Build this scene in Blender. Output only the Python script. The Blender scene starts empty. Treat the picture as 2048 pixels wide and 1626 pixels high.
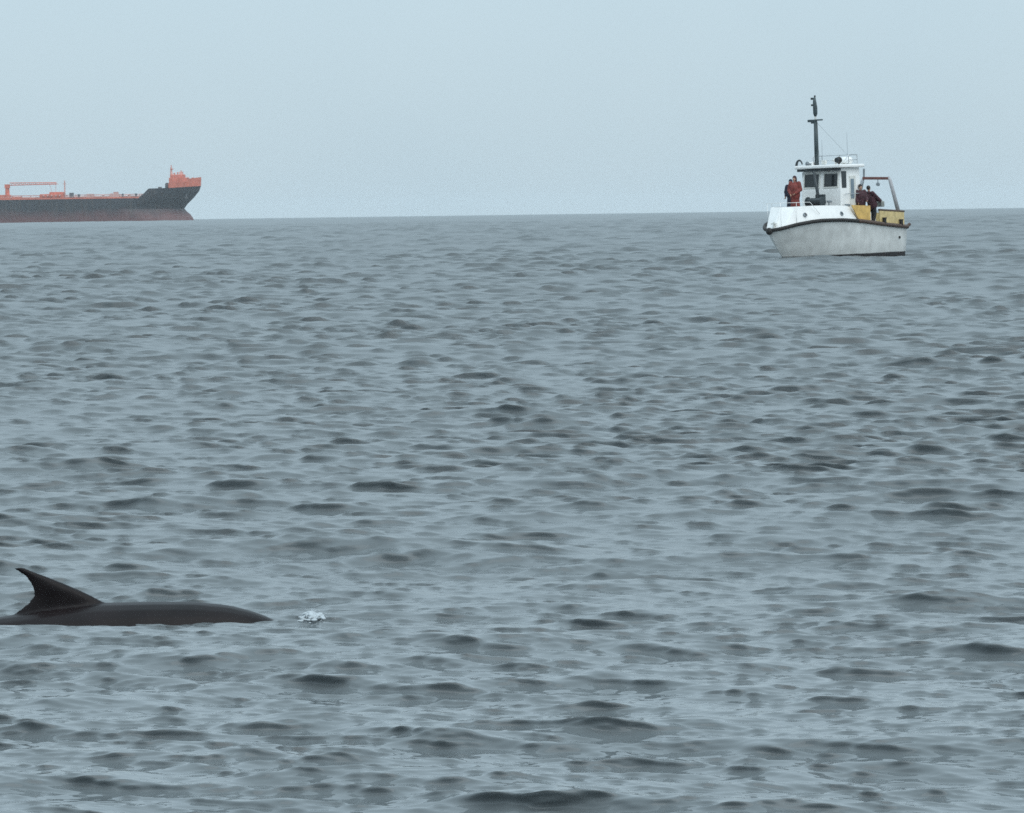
import bpy, bmesh, math, random
import numpy as np
from mathutils import Vector, Matrix, Euler

random.seed(7)
rng = np.random.default_rng(21)
scene = bpy.context.scene
COL = scene.collection
R = math.radians

# ------------------------------------------------------------------ camera
F_PX, W_PX, H_PX = 7778.0, 2048.0, 1626.0
CAM_H = 2.4
PITCH = (813 - 430) / F_PX + 0.00087          # looking a little below the horizon
ROLL = math.atan(28 / 2048)
EARTH = 6.371e6                               # the sea follows the curve of the earth
cam_d = bpy.data.cameras.new('camera')
cam_d.sensor_width = 36.0
cam_d.lens = 36.0 * F_PX / W_PX
cam_d.clip_start = 0.5
cam_d.clip_end = 60000
cam = bpy.data.objects.new('camera', cam_d)
COL.objects.link(cam)
cam.matrix_world = (Matrix.Translation((0, 0, CAM_H)) @ Matrix.Rotation(R(90) - PITCH, 4, 'X')
                    @ Matrix.Rotation(-ROLL, 4, 'Z'))
scene.camera = cam

# ------------------------------------------------------------------ sky and sun (overcast)
SUN_EL, SUN_AZ = R(50), R(150)                # azimuth clockwise from +Y (view direction)
world = bpy.data.worlds.new('World')
scene.world = world
world.use_nodes = True
wn, wl = world.node_tree.nodes, world.node_tree.links
wn.clear()
sky = wn.new('ShaderNodeTexSky')
sky.sky_type = 'NISHITA'
sky.sun_disc = False
sky.sun_elevation = SUN_EL
sky.sun_rotation = SUN_AZ
sky.air_density = 1.0
sky.dust_density = 1.5
sky.ozone_density = 2.0
b1 = wn.new('ShaderNodeBackground'); b1.inputs['Strength'].default_value = 0.10
wl.new(sky.outputs[0], b1.inputs['Color'])
b2 = wn.new('ShaderNodeBackground')           # even cloud cover
b2.inputs['Color'].default_value = (0.555, 0.700, 0.790, 1)
b2.inputs['Strength'].default_value = 0.97
tcw = wn.new('ShaderNodeTexCoord'); spw = wn.new('ShaderNodeSeparateXYZ')
wl.new(tcw.outputs['Generated'], spw.inputs[0])
nzw = wn.new('ShaderNodeTexNoise'); nzw.inputs['Scale'].default_value = 9.0; nzw.inputs['Detail'].default_value = 4
wl.new(tcw.outputs['Generated'], nzw.inputs['Vector'])
crw = wn.new('ShaderNodeValToRGB')
crw.color_ramp.elements[0].position = 0.3; crw.color_ramp.elements[0].color = (0.530, 0.680, 0.772, 1)
crw.color_ramp.elements[1].position = 0.7; crw.color_ramp.elements[1].color = (0.565, 0.710, 0.795, 1)
wl.new(nzw.outputs[0], crw.inputs[0]); wl.new(crw.outputs[0], b2.inputs['Color'])
mrw = wn.new('ShaderNodeMapRange')             # overcast sky: brighter towards the zenith
mrw.inputs['From Min'].default_value = 0.0; mrw.inputs['From Max'].default_value = 1.0
mrw.inputs['To Min'].default_value = 0.98; mrw.inputs['To Max'].default_value = 2.2
wl.new(spw.outputs['Z'], mrw.inputs['Value']); wl.new(mrw.outputs[0], b2.inputs['Strength'])
mx = wn.new('ShaderNodeMixShader'); mx.inputs[0].default_value = 0.88
wl.new(b1.outputs[0], mx.inputs[1]); wl.new(b2.outputs[0], mx.inputs[2])
wo = wn.new('ShaderNodeOutputWorld'); wl.new(mx.outputs[0], wo.inputs['Surface'])

sun_d = bpy.data.lights.new('sun', 'SUN')
sun_d.energy = 1.4
sun_d.angle = R(70)
sun_d.color = (1.0, 0.97, 0.93)
sun = bpy.data.objects.new('sun', sun_d)
COL.objects.link(sun)
sdir = Vector((math.sin(SUN_AZ) * math.cos(SUN_EL), math.cos(SUN_AZ) * math.cos(SUN_EL), math.sin(SUN_EL)))
sun.rotation_euler = sdir.to_track_quat('Z', 'Y').to_euler()

vs = scene.view_settings
vs.view_transform = 'Standard'; vs.look = 'None'; vs.exposure = 0.0; vs.gamma = 1.0
vs.use_curve_mapping = False
scene.render.engine = 'CYCLES'
scene.cycles.use_denoising = False
scene.cycles.max_bounces = 6
scene.cycles.sample_clamp_direct = 1.4
scene.cycles.sample_clamp_indirect = 1.4
scene.cycles.volume_bounces = 1
scene.cycles.filter_width = 1.6               # the photograph is soft

# ------------------------------------------------------------------ materials
def mat(name, col, rough=0.5, spec=0.5, noise=0.12, scale=3.0, metal=0.0, bump=0.0, stretch=(1, 1, 1)):
    m = bpy.data.materials.new(name); m.use_nodes = True
    nt = m.node_tree; n, l = nt.nodes, nt.links
    p = n['Principled BSDF']
    p.inputs['Roughness'].default_value = rough
    p.inputs['Specular IOR Level'].default_value = spec
    p.inputs['Metallic'].default_value = metal
    tc = n.new('ShaderNodeTexCoord'); mp = n.new('ShaderNodeMapping')
    mp.inputs['Scale'].default_value = stretch
    l.new(tc.outputs['Object'], mp.inputs['Vector'])
    nz = n.new('ShaderNodeTexNoise'); nz.inputs['Scale'].default_value = scale
    nz.inputs['Detail'].default_value = 6
    l.new(mp.outputs[0], nz.inputs['Vector'])
    rp = n.new('ShaderNodeValToRGB')
    a = [max(0, c * (1 - noise * 1.6)) for c in col]; b = [min(1, c * (1 + noise)) for c in col]
    rp.color_ramp.elements[0].position = 0.3; rp.color_ramp.elements[0].color = (*a, 1)
    rp.color_ramp.elements[1].position = 0.7; rp.color_ramp.elements[1].color = (*b, 1)
    l.new(nz.outputs[0], rp.inputs[0]); l.new(rp.outputs[0], p.inputs['Base Color'])
    if bump:
        bp = n.new('ShaderNodeBump'); bp.inputs['Strength'].default_value = bump
        bp.inputs['Distance'].default_value = 0.02
        l.new(nz.outputs[0], bp.inputs['Height']); l.new(bp.outputs[0], p.inputs['Normal'])
    return m

def hull_mat(name, low, high, zsplit, soft, streak=0.25, sc=1.0, rough=0.45):
    """two-tone painted hull, split at a height, with run-down streaks"""
    m = mat(name, high, rough=rough, noise=0.10, scale=2.0 * sc)
    nt = m.node_tree; n, l = nt.nodes, nt.links
    p = n['Principled BSDF']
    src = p.inputs['Base Color'].links[0].from_socket
    tc = n.new('ShaderNodeTexCoord'); sx = n.new('ShaderNodeSeparateXYZ')
    l.new(tc.outputs['Object'], sx.inputs[0])
    mr = n.new('ShaderNodeMapRange')
    mr.inputs['From Min'].default_value = zsplit - soft; mr.inputs['From Max'].default_value = zsplit + soft
    nz0 = n.new('ShaderNodeTexNoise'); nz0.inputs['Scale'].default_value = 1.2 * sc
    l.new(tc.outputs['Object'], nz0.inputs['Vector'])
    ad = n.new('ShaderNodeMath'); ad.operation = 'MULTIPLY_ADD'
    ad.inputs[1].default_value = 2.0 * soft; l.new(nz0.outputs[0], ad.inputs[0]); l.new(sx.outputs['Z'], ad.inputs[2])
    l.new(ad.outputs[0], mr.inputs['Value'])
    mp = n.new('ShaderNodeMapping'); mp.inputs['Scale'].default_value = (3 * sc, 3 * sc, 0.25 * sc)
    l.new(tc.outputs['Object'], mp.inputs['Vector'])
    nz = n.new('ShaderNodeTexNoise'); nz.inputs['Scale'].default_value = 2.0; nz.inputs['Detail'].default_value = 5
    l.new(mp.outputs[0], nz.inputs['Vector'])
    sr = n.new('ShaderNodeMapRange'); sr.inputs['From Min'].default_value = 0.52; sr.inputs['From Max'].default_value = 0.75
    sr.inputs['To Max'].default_value = streak
    l.new(nz.outputs[0], sr.inputs['Value'])
    m1 = n.new('ShaderNodeMix'); m1.data_type = 'RGBA'
    m1.inputs[6].default_value = (*low, 1); l.new(src, m1.inputs[7]); l.new(mr.outputs[0], m1.inputs[0])
    m2 = n.new('ShaderNodeMix'); m2.data_type = 'RGBA'; m2.blend_type = 'MIX'
    m2.inputs[7].default_value = (0.16, 0.12, 0.09, 1)
    l.new(m1.outputs[2], m2.inputs[6]); l.new(sr.outputs[0], m2.inputs[0])
    l.new(m2.outputs[2], p.inputs['Base Color'])
    return m

M = dict(
    white=mat('white_paint', (0.86, 0.86, 0.84), 0.4, noise=0.04, scale=2.5),
    offwhite=mat('weathered_white_paint', (0.66, 0.66, 0.62), 0.5, noise=0.10, scale=2.0),
    dark=mat('dark_grey_metal', (0.035, 0.045, 0.05), 0.5, noise=0.2),
    mast=mat('green_grey_mast_paint', (0.045, 0.065, 0.07), 0.5, noise=0.2),
    grey=mat('grey_metal', (0.22, 0.25, 0.27), 0.45, noise=0.15),
    steel=mat('stainless_tube', (0.45, 0.47, 0.48), 0.35, metal=0.6, noise=0.08),
    glass=mat('dark_window_glass', (0.02, 0.025, 0.028), 0.08, noise=0.1),
    blueglass=mat('blue_grey_door_glass', (0.16, 0.21, 0.25), 0.15, noise=0.1),
    rubber=mat('black_rubber', (0.018, 0.016, 0.015), 0.7, noise=0.2),
    palegrey=mat('pale_grey_paint', (0.36, 0.36, 0.37), 0.5, noise=0.12),
    redbrown=mat('red_brown_paint', (0.14, 0.055, 0.045), 0.55, noise=0.25),
    brown=mat('dark_brown_wood', (0.085, 0.05, 0.035), 0.6, noise=0.3, scale=8, stretch=(1, 6, 6)),
    ochre=mat('ochre_paint', (0.66, 0.42, 0.12), 0.5, noise=0.15, scale=4),
    tan=mat('tan_paint', (0.61, 0.47, 0.22), 0.55, noise=0.15, scale=4),
    deck=mat('grey_deck_paint', (0.30, 0.31, 0.30), 0.7, noise=0.15),
    orange=mat('orange_red_float', (0.42, 0.09, 0.05), 0.5, noise=0.15),
    skin=mat('skin', (0.45, 0.27, 0.19), 0.55, noise=0.06, scale=20),
    red=mat('red_jacket', (0.185, 0.030, 0.022), 0.7, noise=0.25, scale=8),
    navy=mat('navy_cloth', (0.018, 0.02, 0.04), 0.8, noise=0.25, scale=8),
    maroon=mat('dark_maroon_cloth', (0.05, 0.015, 0.022), 0.8, noise=0.25, scale=8),
    olive=mat('dark_olive_cloth', (0.05, 0.045, 0.028), 0.8, noise=0.25, scale=8),
    black=mat('black_cloth', (0.012, 0.012, 0.014), 0.8, noise=0.2, scale=8),
    hair=mat('dark_brown_hair', (0.02, 0.014, 0.011), 0.6, noise=0.2, scale=15),
    bag=mat('grey_canvas', (0.26, 0.27, 0.25), 0.8, noise=0.2, scale=10),
    shipred=mat('red_ship_paint', (0.60, 0.17, 0.11), 0.6, noise=0.15, scale=0.3),  # even red, slightly mottled
    shippink=mat('hazy_pink_pipe_paint', (0.60, 0.36, 0.32), 0.6, noise=0.15, scale=0.3),  # pink made paler, distance haze put into the colour
    shipgrey=mat('grey_ship_paint', (0.12, 0.12, 0.13), 0.6, noise=0.15, scale=0.3),
    hull=hull_mat('white_hull_with_black_boottop', (0.02, 0.016, 0.016), (0.62, 0.63, 0.61), 0.27, 0.02, 0.13),
    shiphull=hull_mat('black_over_dull_red_ship_hull', (0.125, 0.052, 0.052), (0.024, 0.025, 0.031), 8.5, 3.4, 0.35, 0.12, 0.6),
)

# ------------------------------------------------------------------ mesh helpers
class MB:
    def __init__(s): s.v, s.f = [], []
    def add(s, v, f):
        o = len(s.v); s.v += [tuple(p) for p in v]; s.f += [tuple(i + o for i in q) for q in f]; return s
    def box(s, c, d, rot=None):
        """centre, full size"""
        h = Vector(d) * 0.5; v = []
        for x in (-1, 1):
            for y in (-1, 1):
                for z in (-1, 1):
                    p = Vector((x * h.x, y * h.y, z * h.z))
                    if rot: p = rot @ p
                    v.append(p + Vector(c))
        return s.add(v, [(0, 1, 3, 2), (4, 6, 7, 5), (0, 4, 5, 1), (2, 3, 7, 6), (0, 2, 6, 4), (1, 5, 7, 3)])
    def tube(s, pts, rad, n=10, cap=True):
        pts = [Vector(p) for p in pts]
        if not hasattr(rad, '__len__'): rad = [rad] * len(pts)
        rings = []; up = None
        for i, p in enumerate(pts):
            t = (pts[min(i + 1, len(pts) - 1)] - pts[max(i - 1, 0)]).normalized()
            if up is None:
                up = Vector((0, 0, 1)) if abs(t.z) < 0.9 else Vector((1, 0, 0))
            a = t.cross(up).normalized(); b = a.cross(t).normalized(); up = b
            rings.append([p + rad[i] * (a * math.cos(2 * math.pi * k / n) + b * math.sin(2 * math.pi * k / n)) for k in range(n)])
        v = [q for r in rings for q in r]; f = []
        for i in range(len(rings) - 1):
            for k in range(n):
                f.append((i * n + k, i * n + (k + 1) % n, (i + 1) * n + (k + 1) % n, (i + 1) * n + k))
        if cap:
            f.append(tuple(range(n - 1, -1, -1))); f.append(tuple((len(rings) - 1) * n + k for k in range(n)))
        return s.add(v, f)
    def ball(s, c, r, n=12, m=8):
        if not hasattr(r, '__len__'): r = (r, r, r)
        v = [(c[0], c[1], c[2] - r[2])]
        for i in range(1, m):
            a = -math.pi / 2 + math.pi * i / m
            for k in range(n):
                b = 2 * math.pi * k / n
                v.append((c[0] + r[0] * math.cos(a) * math.cos(b), c[1] + r[1] * math.cos(a) * math.sin(b), c[2] + r[2] * math.sin(a)))
        v.append((c[0], c[1], c[2] + r[2])); f = []
        for k in range(n):
            f.append((0, 1 + (k + 1) % n, 1 + k))
            f.append((len(v) - 1, 1 + (m - 2) * n + k, 1 + (m - 2) * n + (k + 1) % n))
        for i in range(m - 2):
            for k in range(n):
                f.append((1 + i * n + k, 1 + i * n + (k + 1) % n, 1 + (i + 1) * n + (k + 1) % n, 1 + (i + 1) * n + k))
        return s.add(v, f)
    def capsule(s, a, b, ra, rb, n=10):
        a, b = Vector(a), Vector(b); d = (b - a).normalized()
        pts, rad = [], []
        for k in range(4):
            t = math.pi / 2 * (1 - k / 3.0 * 0.999) ; pts.append(a - d * ra * math.sin(t)); rad.append(max(1e-4, ra * math.cos(t)))
        for k in range(4):
            t = math.pi / 2 * (k / 3.0 * 0.999); pts.append(b + d * rb * math.sin(t)); rad.append(max(1e-4, rb * math.cos(t)))
        return s.tube(pts, rad, n)
    def loft(s, rings, closed=True, caps=True):
        n = len(rings[0]); v = [p for r in rings for p in r]; f = []
        for i in range(len(rings) - 1):
            for k in range(n if closed else n - 1):
                f.append((i * n + k, i * n + (k + 1) % n, (i + 1) * n + (k + 1) % n, (i + 1) * n + k))
        if caps:
            f.append(tuple(range(n - 1, -1, -1))); f.append(tuple((len(rings) - 1) * n + k for k in range(n)))
        return s.add(v, f)
    def prism(s, poly, y0, y1):
        """polygon in xz extruded along y"""
        n = len(poly)
        v = [(p[0], y0, p[1]) for p in poly] + [(p[0], y1, p[1]) for p in poly]
        f = [tuple(range(n)), tuple(range(2 * n - 1, n - 1, -1))] + [(i, i + n, (i + 1) % n + n, (i + 1) % n) for i in range(n)]
        return s.add(v, f)
    def build(s, name, m, parent=None, smooth=False, bevel=0.0, fix=True):
        me = bpy.data.meshes.new(name); me.from_pydata(s.v, [], s.f)
        if fix:
            bm = bmesh.new(); bm.from_mesh(me); bmesh.ops.recalc_face_normals(bm, faces=bm.faces); bm.to_mesh(me); bm.free()
        me.materials.append(m)
        if smooth: me.polygons.foreach_set('use_smooth', [True] * len(me.polygons))
        o = bpy.data.objects.new(name, me); COL.objects.link(o)
        if parent: o.parent = parent
        if bevel:
            b = o.modifiers.new('bevel', 'BEVEL'); b.width = bevel; b.segments = 2; b.limit_method = 'ANGLE'
        return o

def tag(o, label=None, cat=None, group=None, kind=None):
    if label: o['label'] = label
    if cat: o['category'] = cat
    if group: o['group'] = group
    if kind: o['kind'] = kind
    return o

def empty(name, mw):
    o = bpy.data.objects.new(name, None); COL.objects.link(o); o.matrix_world = mw; o.empty_display_size = 0.3
    return o

def sm(x, a, b):
    t = np.clip((x - a) / (b - a), 0, 1); return t * t * (3 - 2 * t)

# ------------------------------------------------------------------ places
DOL = Vector((-2.995, 22.85, 0.0))            # dolphin origin (at the water)
BOAT_D = 181.0
BOAT = Vector((0, 0, 0))
TANKER_D = 2500.0

# ------------------------------------------------------------------ the sea
NW = 240
lam = np.exp(rng.uniform(np.log(0.08), np.log(36.0), NW)); lam.sort()
th = R(258) + np.where(rng.random(NW) < .5, R(21), R(-19)) + rng.normal(0, R(16), NW)        # wind chop running roughly towards the viewer
kx, ky = np.cos(th) * 2 * np.pi / lam, np.sin(th) * 2 * np.pi / lam
ph = rng.uniform(0, 2 * np.pi, NW)
slope = np.interp(np.log(lam), np.log([0.08, 0.3, 0.7, 1.5, 3.0, 6.0, 11.0, 36.0]), [0.044, 0.045, 0.036, 0.028, 0.018, 0.0065, 0.0035, 0.0015])
slope = slope * 0.60
amp = slope * lam / (2 * np.pi) * np.exp(rng.normal(0, 0.25, NW))
CH = 0.65
LEAN = 2.2                                     # short waves lean forward, steep face to the viewer

def patches(x, y):
    return (np.sin(x * 0.31 + 1.0 + 0.8 * np.sin(y * 0.11)) * np.sin(y * 0.17 + 0.6 + 0.9 * np.sin(x * 0.13))
            + 0.6 * np.sin(x * 0.083 - y * 0.041 + 2.1) + 0.4 * np.sin(y * 0.037 + x * 0.021))

def waves(x, y, dr):
    dx = np.zeros_like(x); dy = np.zeros_like(x); dz = np.zeros_like(x); lz = np.zeros_like(x); lost = np.zeros_like(x)
    zb = [np.zeros_like(x) for _ in range(4)]; vb = [np.full_like(x, 1e-10) for _ in range(4)]
    far_boost = sm(np.log(np.hypot(x, y)), math.log(22), math.log(130))   # waves steepened with distance, shaped to darken and texture the far water
    pt = patches(x, y)
    gust = np.clip(1.0 + 0.20 * pt, 0.50, 1.6)
    dd = np.hypot((x - (DOL.x + 0.75)) / 2.0, (y - DOL.y) / 0.9)
    calm = 1 - 0.55 * np.exp(-dd ** 4)
    for i in range(NW):
        w = sm(lam[i] / dr, 1.9, 3.0)
        lost += 0.26 * slope[i] ** 2 * (1 - w * w)      # slope too fine for the mesh: goes into the roughness
        if np.all(w == 0): continue
        far = 1.0 + (0.7 + 4.5 * min(1, lam[i] / 10)) * far_boost * np.exp(-np.maximum(0, np.log(lam[i] / (3.5 * dr))) ** 2 / 0.8)
        a = amp[i] * w * (gust if lam[i] < 2.2 else 1.0) * (calm if lam[i] > 0.3 else 1.0) * far
        p = kx[i] * x + ky[i] * y + ph[i]
        s_, c_ = np.sin(p), np.cos(p)
        b = 0 if lam[i] < .4 else 1 if lam[i] < 1.0 else 2 if lam[i] < 2.5 else 3
        zb[b] += a * c_; vb[b] += 0.5 * a * a
        kk = math.hypot(kx[i], ky[i])
        dx -= CH * a * s_ * kx[i] / kk; dy -= CH * a * s_ * ky[i] / kk
    for b, (beta, lean) in enumerate(((.42, 1.0), (.45, 1.0), (.5, .8), (.4, .35))):
        sg = np.sqrt(vb[b]); g = np.clip(zb[b] / sg, -4, 2.3)      # short steep crests over flatter troughs
        h = sg * (np.exp(beta * g) - math.exp(beta ** 2 / 2)) / (beta * math.exp(beta ** 2 / 2))
        dz += h; lz += lean * h
    dx += -0.2 * LEAN * lz; dy += -0.98 * LEAN * lz
    dz += 0.004 * np.exp(-dd ** 2) + 0.012 * sm(x - DOL.x, 0.7, 1.5) * np.exp(-dd ** 4)   # water pushed up by the head
    return dx, dy, dz, lost

rows = [3.0]
while rows[-1] < 13: rows.append(rows[-1] + 0.12)
while rows[-1] < 60: rows.append(rows[-1] * 1.0014)
while rows[-1] < 900: rows.append(rows[-1] * 1.0018)
while rows[-1] < 2500: rows.append(rows[-1] * 1.0035)
while rows[-1] < 9000: rows.append(rows[-1] * 1.008)
rows = np.array(rows)
core = np.linspace(R(-9.2), R(9.2), 370)
wing = R(9.2) + (np.linspace(0, 1, 32)[1:] ** 2.2) * R(46)
ang = np.concatenate([-wing[::-1], core, wing])
RR, AA = np.meshgrid(rows, ang, indexing='ij')
X, Y = RR * np.sin(AA), RR * np.cos(AA)
dr_row = np.gradient(rows)
da = np.gradient(ang)
SP = np.maximum(dr_row[:, None] * np.ones_like(X), RR * da[None, :] * 0.8)
nr, nc = X.shape
DX, DY, DZ, LS = np.empty_like(X), np.empty_like(X), np.empty_like(X), np.empty_like(X)
for i in range(0, nr, 200):
    sl = slice(i, min(nr, i + 200))
    DX[sl], DY[sl], DZ[sl], LS[sl] = waves(X[sl], Y[sl], SP[sl])
co = np.stack([X + DX, Y + DY, DZ - RR ** 2 / (2 * EARTH)], -1).reshape(-1, 3).astype(np.float32)
idx = (np.arange(nr - 1)[:, None] * nc + np.arange(nc - 1)[None, :]).ravel()
quads = np.stack([idx, idx + nc, idx + nc + 1, idx + 1], -1).astype(np.int32)
quads = quads[:, ::-1]
me = bpy.data.meshes.new('sea')
me.vertices.add(len(co)); me.vertices.foreach_set('co', co.ravel())
me.loops.add(quads.size); me.loops.foreach_set('vertex_index', quads.ravel())
me.polygons.add(len(quads))
me.polygons.foreach_set('loop_start', np.arange(0, quads.size, 4, dtype=np.int32))
me.polygons.foreach_set('loop_total', np.full(len(quads), 4, dtype=np.int32))
me.polygons.foreach_set('use_smooth', np.ones(len(quads), dtype=bool))
me.update(calc_edges=True)
at_ = me.attributes.new('fine_chop', 'FLOAT', 'POINT')
at_.data.foreach_set('value', np.sqrt(np.sqrt(0.06 ** 4 + LS)).ravel().astype(np.float32))
wm = bpy.data.materials.new('grey_green_sea_water'); wm.use_nodes = True
n, l = wm.node_tree.nodes, wm.node_tree.links
p = n['Principled BSDF']
p.inputs['Base Color'].default_value = (0.126, 0.143, 0.149, 1)
p.inputs['Roughness'].default_value = 0.06
p.inputs['IOR'].default_value = 1.333
an = n.new('ShaderNodeAttribute'); an.attribute_name = 'fine_chop'
l.new(an.outputs['Fac'], p.inputs['Roughness'])
tc = n.new('ShaderNodeTexCoord')
mp = n.new('ShaderNodeMapping'); mp.inputs['Scale'].default_value = (1.0, 1.5, 1.0); mp.inputs['Rotation'].default_value = (0, 0, R(12))
l.new(tc.outputs['Object'], mp.inputs['Vector'])
n1 = n.new('ShaderNodeTexNoise'); n1.inputs['Scale'].default_value = 6.0; n1.inputs['Detail'].default_value = 2; n1.inputs['Roughness'].default_value = 0.55
l.new(mp.outputs[0], n1.inputs['Vector'])
bp = n.new('ShaderNodeBump'); bp.inputs['Strength'].default_value = 0.22; bp.inputs['Distance'].default_value = 0.05
l.new(n1.outputs[0], bp.inputs['Height']); l.new(bp.outputs[0], p.inputs['Normal'])
me.materials.append(wm)
sea = bpy.data.objects.new('sea', me); COL.objects.link(sea)
tag(sea, kind='structure')

# ------------------------------------------------------------------ the tanker on the horizon
def tanker():
    brg = math.atan((410 - 1024) / F_PX)
    base = Vector((TANKER_D * math.tan(brg), TANKER_D, -TANKER_D ** 2 / (2 * EARTH)))
    root = empty('tanker_ship', Matrix.Translation(base) @ Matrix.Rotation(R(1.0), 4, 'Z'))
    tag(root, 'dark hulled oil tanker with red bow bulwark and deck gear, far off on the horizon', 'ship')
    L, HB = 225.0, 18.0
    def stem(z):      # bow outline, bulb and raked stem (x relative to the tip)
        return float(np.interp(z, [-6, -2, 1, 4, 6.3, 7.6, 9.5, 13, 18.5, 21, 27.6],
                               [-6.0, -4.6, -5.3, -7.5, -10.2, -11.2, -10.2, -6.2, -1.6, -0.3, 0.0]))
    def deckz(x):     # top edge of the black hull
        return float(np.interp(x, [-L, -39, -33, -20, 0], [14.6, 14.6, 20.6, 20.9, 22.0]))
    zs = np.array([-6, -3, 0, 2, 4, 6, 7.6, 9, 11, 13.0, 14.6])
    xs = sorted(list(np.linspace(0, 1, 16) ** 1.6 * 60) + [29, 31, 32, 32.8, 33.5, 35, 36, 37, 38, 39, 40]) + list(np.linspace(70, 210, 10)) + [218, L]
    def hb(d, z):     # half breadth at distance d aft of the stem at that height
        ent = np.interp(z, [-6, 3, 8, 15, 28], [30, 40, 46, 36, 30])
        e = max(0.0, 1 - max(0, 1 - d / ent) ** 2.2) ** 0.75
        st = 1 - 0.25 * max(0, (d - 195) / 30) ** 2
        bulb = 0
        if z < 6.5: bulb = 3.0 * math.sqrt(max(0, 1 - ((z - 1) / 6.5) ** 2)) * min(1, d / 4) ** 0.5 * max(0, 1 - d / 30)
        return max(HB * e * st, bulb)
    rings = []
    for q in xs:
        r = []
        for i, z in enumerate(zs):
            zz = z
            for _ in range(4):
                x0 = stem(zz); x = x0 - q * (L + x0) / L
                if z > 7.6: zz = 7.6 + (z - 7.6) * (deckz(x) - 7.6) / (14.6 - 7.6)
            x0 = stem(zz); x = x0 - q * (L + x0) / L
            r.append((x, hb(q * (L + x0) / L, zz), zz))
        rings.append(r)
    full = []
    for r in rings:
        full.append([(x, -y, z) for x, y, z in r] + [(x, y, z) for x, y, z in reversed(r)])
    MB().loft(full, closed=True, caps=True).build('hull', M['shiphull'], root, smooth=False)
    # red bulwark round the bow, standing on the black hull
    for sgn, nm in ((-1, 'bow_bulwark'), (1, 'bow_bulwark')):
        xs2 = np.linspace(0, 20, 12); lo, up, up2, lo2 = [], [], [], []
        for d in xs2:
            zt = float(np.interp(d, [0, 8, 9.5, 20], [27.6, 26.6, 24.8, 23.8]))
            z0 = deckz(-d) - 0.1
            yb = hb(max(0, d + stem(z0)), z0); yt = hb(max(0, d), zt) + 0.1
            lo.append((-d + min(0, stem(z0)) * (d < 1), sgn * yb, z0)); up.append((-d, sgn * yt, zt))
            up2.append((-d - 0.3, sgn * max(0, yt - 0.4), zt)); lo2.append((-d - 0.3, sgn * max(0, yb - 0.4), z0))
        MB().loft([lo, up, up2, lo2, lo], closed=False, caps=False).build(nm, M['shipred'], root)
    MB().box((-14.5, 0, 23.9), (11.5, 17, 7.0)).box((-15, 0, 28.4), (9.0, 12, 2.2)).build('forecastle_house', M['shipred'], root, bevel=0.3)
    MB().box((-12.8, 0, 30.4), (2.4, 3, 1.6)).tube([(-12.8, 0, 31), (-12.8, 0, 32.0)], 0.5, 8).build('vent_head', M['shippink'], root)
    mst = MB().tube([(-19.2, 0, 20), (-19.2, 0, 29), (-19.2, 0, 34.2)], [1.1, 0.9, 0.6], 10).build('foremast', M['shippink'], root)
    MB().box((-18.6, 0, 33.0), (1.6, 2.4, 0.5)).tube([(-19.2, 0, 34), (-19.2, 0, 35.6)], 0.28, 6).build('masthead_light', M['shipred'], mst)
    MB().box((-21.8, 0, 22.2), (2.6, 6, 2.6)).tube([(-21.8, -4, 23.0), (-21.8, 4, 23.0)], 1.3, 10).build('anchor_windlass', M['shipgrey'], root)
    MB().box((-26.5, -2, 21.0), (2.2, 3, 1.4)).build('mooring_winch', M['shipgrey'], root)
    for (x, y, z, h) in ((-10.6, -4, 27.3, 1.6), (-17.0, -3, 29.4, 1.5), (-15.2, 2, 29.4, 1.9), (-8.2, -3, 25.5, 2.4), (-5.6, 2, 25.2, 2.6)):
        MB().tube([(x, y, z - .6), (x, y, z + h - .6)], .35, 8).ball((x, y, z + h - .6), (.7, .7, .5), 8, 6).build('mushroom_vent', M['shippink'], root)
    br = MB().tube([(-19.5, -8.4, 28.4), (-9.2, -8.4, 28.4)], .10, 6)
    for k in range(6): br.tube([(-19.3 + 2 * k, -8.4, 27.2), (-19.3 + 2 * k, -8.4, 28.4)], .08, 5)
    br.build('forecastle_railing', M['shippink'], root)
    MB().box((-9.2, -hb(7.5, 16) - .1, 15.5), (.5, .6, 2.6)).box((-9.2, -hb(7.5, 16) - .1, 14.4), (2.0, .6, .6)).build('anchor', M['shipgrey'], root)
    # main deck
    MB().box((-38, 0, 15.6), (1.2, 6, 2.6)).build('deck_locker', M['shipgrey'], root)
    for k, (x, w, h) in enumerate([(-41.5, 1.6, 2.6), (-46, 1.4, 2.2), (-50, 1.2, 2.6), (-62.5, 1.6, 2.2), (-78, 1.8, 2.6), (-91, 1.4, 2.4)]):
        MB().tube([(x, -6, 14.5), (x, -6, 14.5 + h)], w * 0.4, 8).ball((x, -6, 14.6 + h), (w * .6, w * .6, .6), 8, 6).build('tank_vent', M['shippink'] if k % 2 else M['shipgrey'], root)
    MB().box((-55.5, -3, 16.0), (6.5, 8, 3.0)).box((-54.6, -3, 18.1), (3.0, 5, 1.6)).box((-57.5, -3, 17.4), (1.2, 3, 1.2)).build('deck_house', M['shippink'], root, bevel=0.1)
    MB().box((-71, -3, 16.1), (4.4, 6, 3.4)).build('pump_room_hatch', M['shippink'], root, bevel=0.1)
    MB().box((-83, -3, 16.6), (2.6, 3, 4.2)).build('ladder_house', M['shipgrey'], root, bevel=0.1)
    for y in (-2.4, -0.8, 0.8, 2.4):
        MB().tube([(-36, y, 15.9), (-190, y, 15.9)], 0.45, 8).build('cargo_pipe', M['shippink'], root)
    MB().box((-112, 1.0, 17.2), (152, 1.6, .5)).build('catwalk', M['shippink'], root)
    MB().box((-115, -17.3, 15.0), (152, .4, 1.0)).build('deck_edge_plate', M['shipred'], root)
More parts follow.
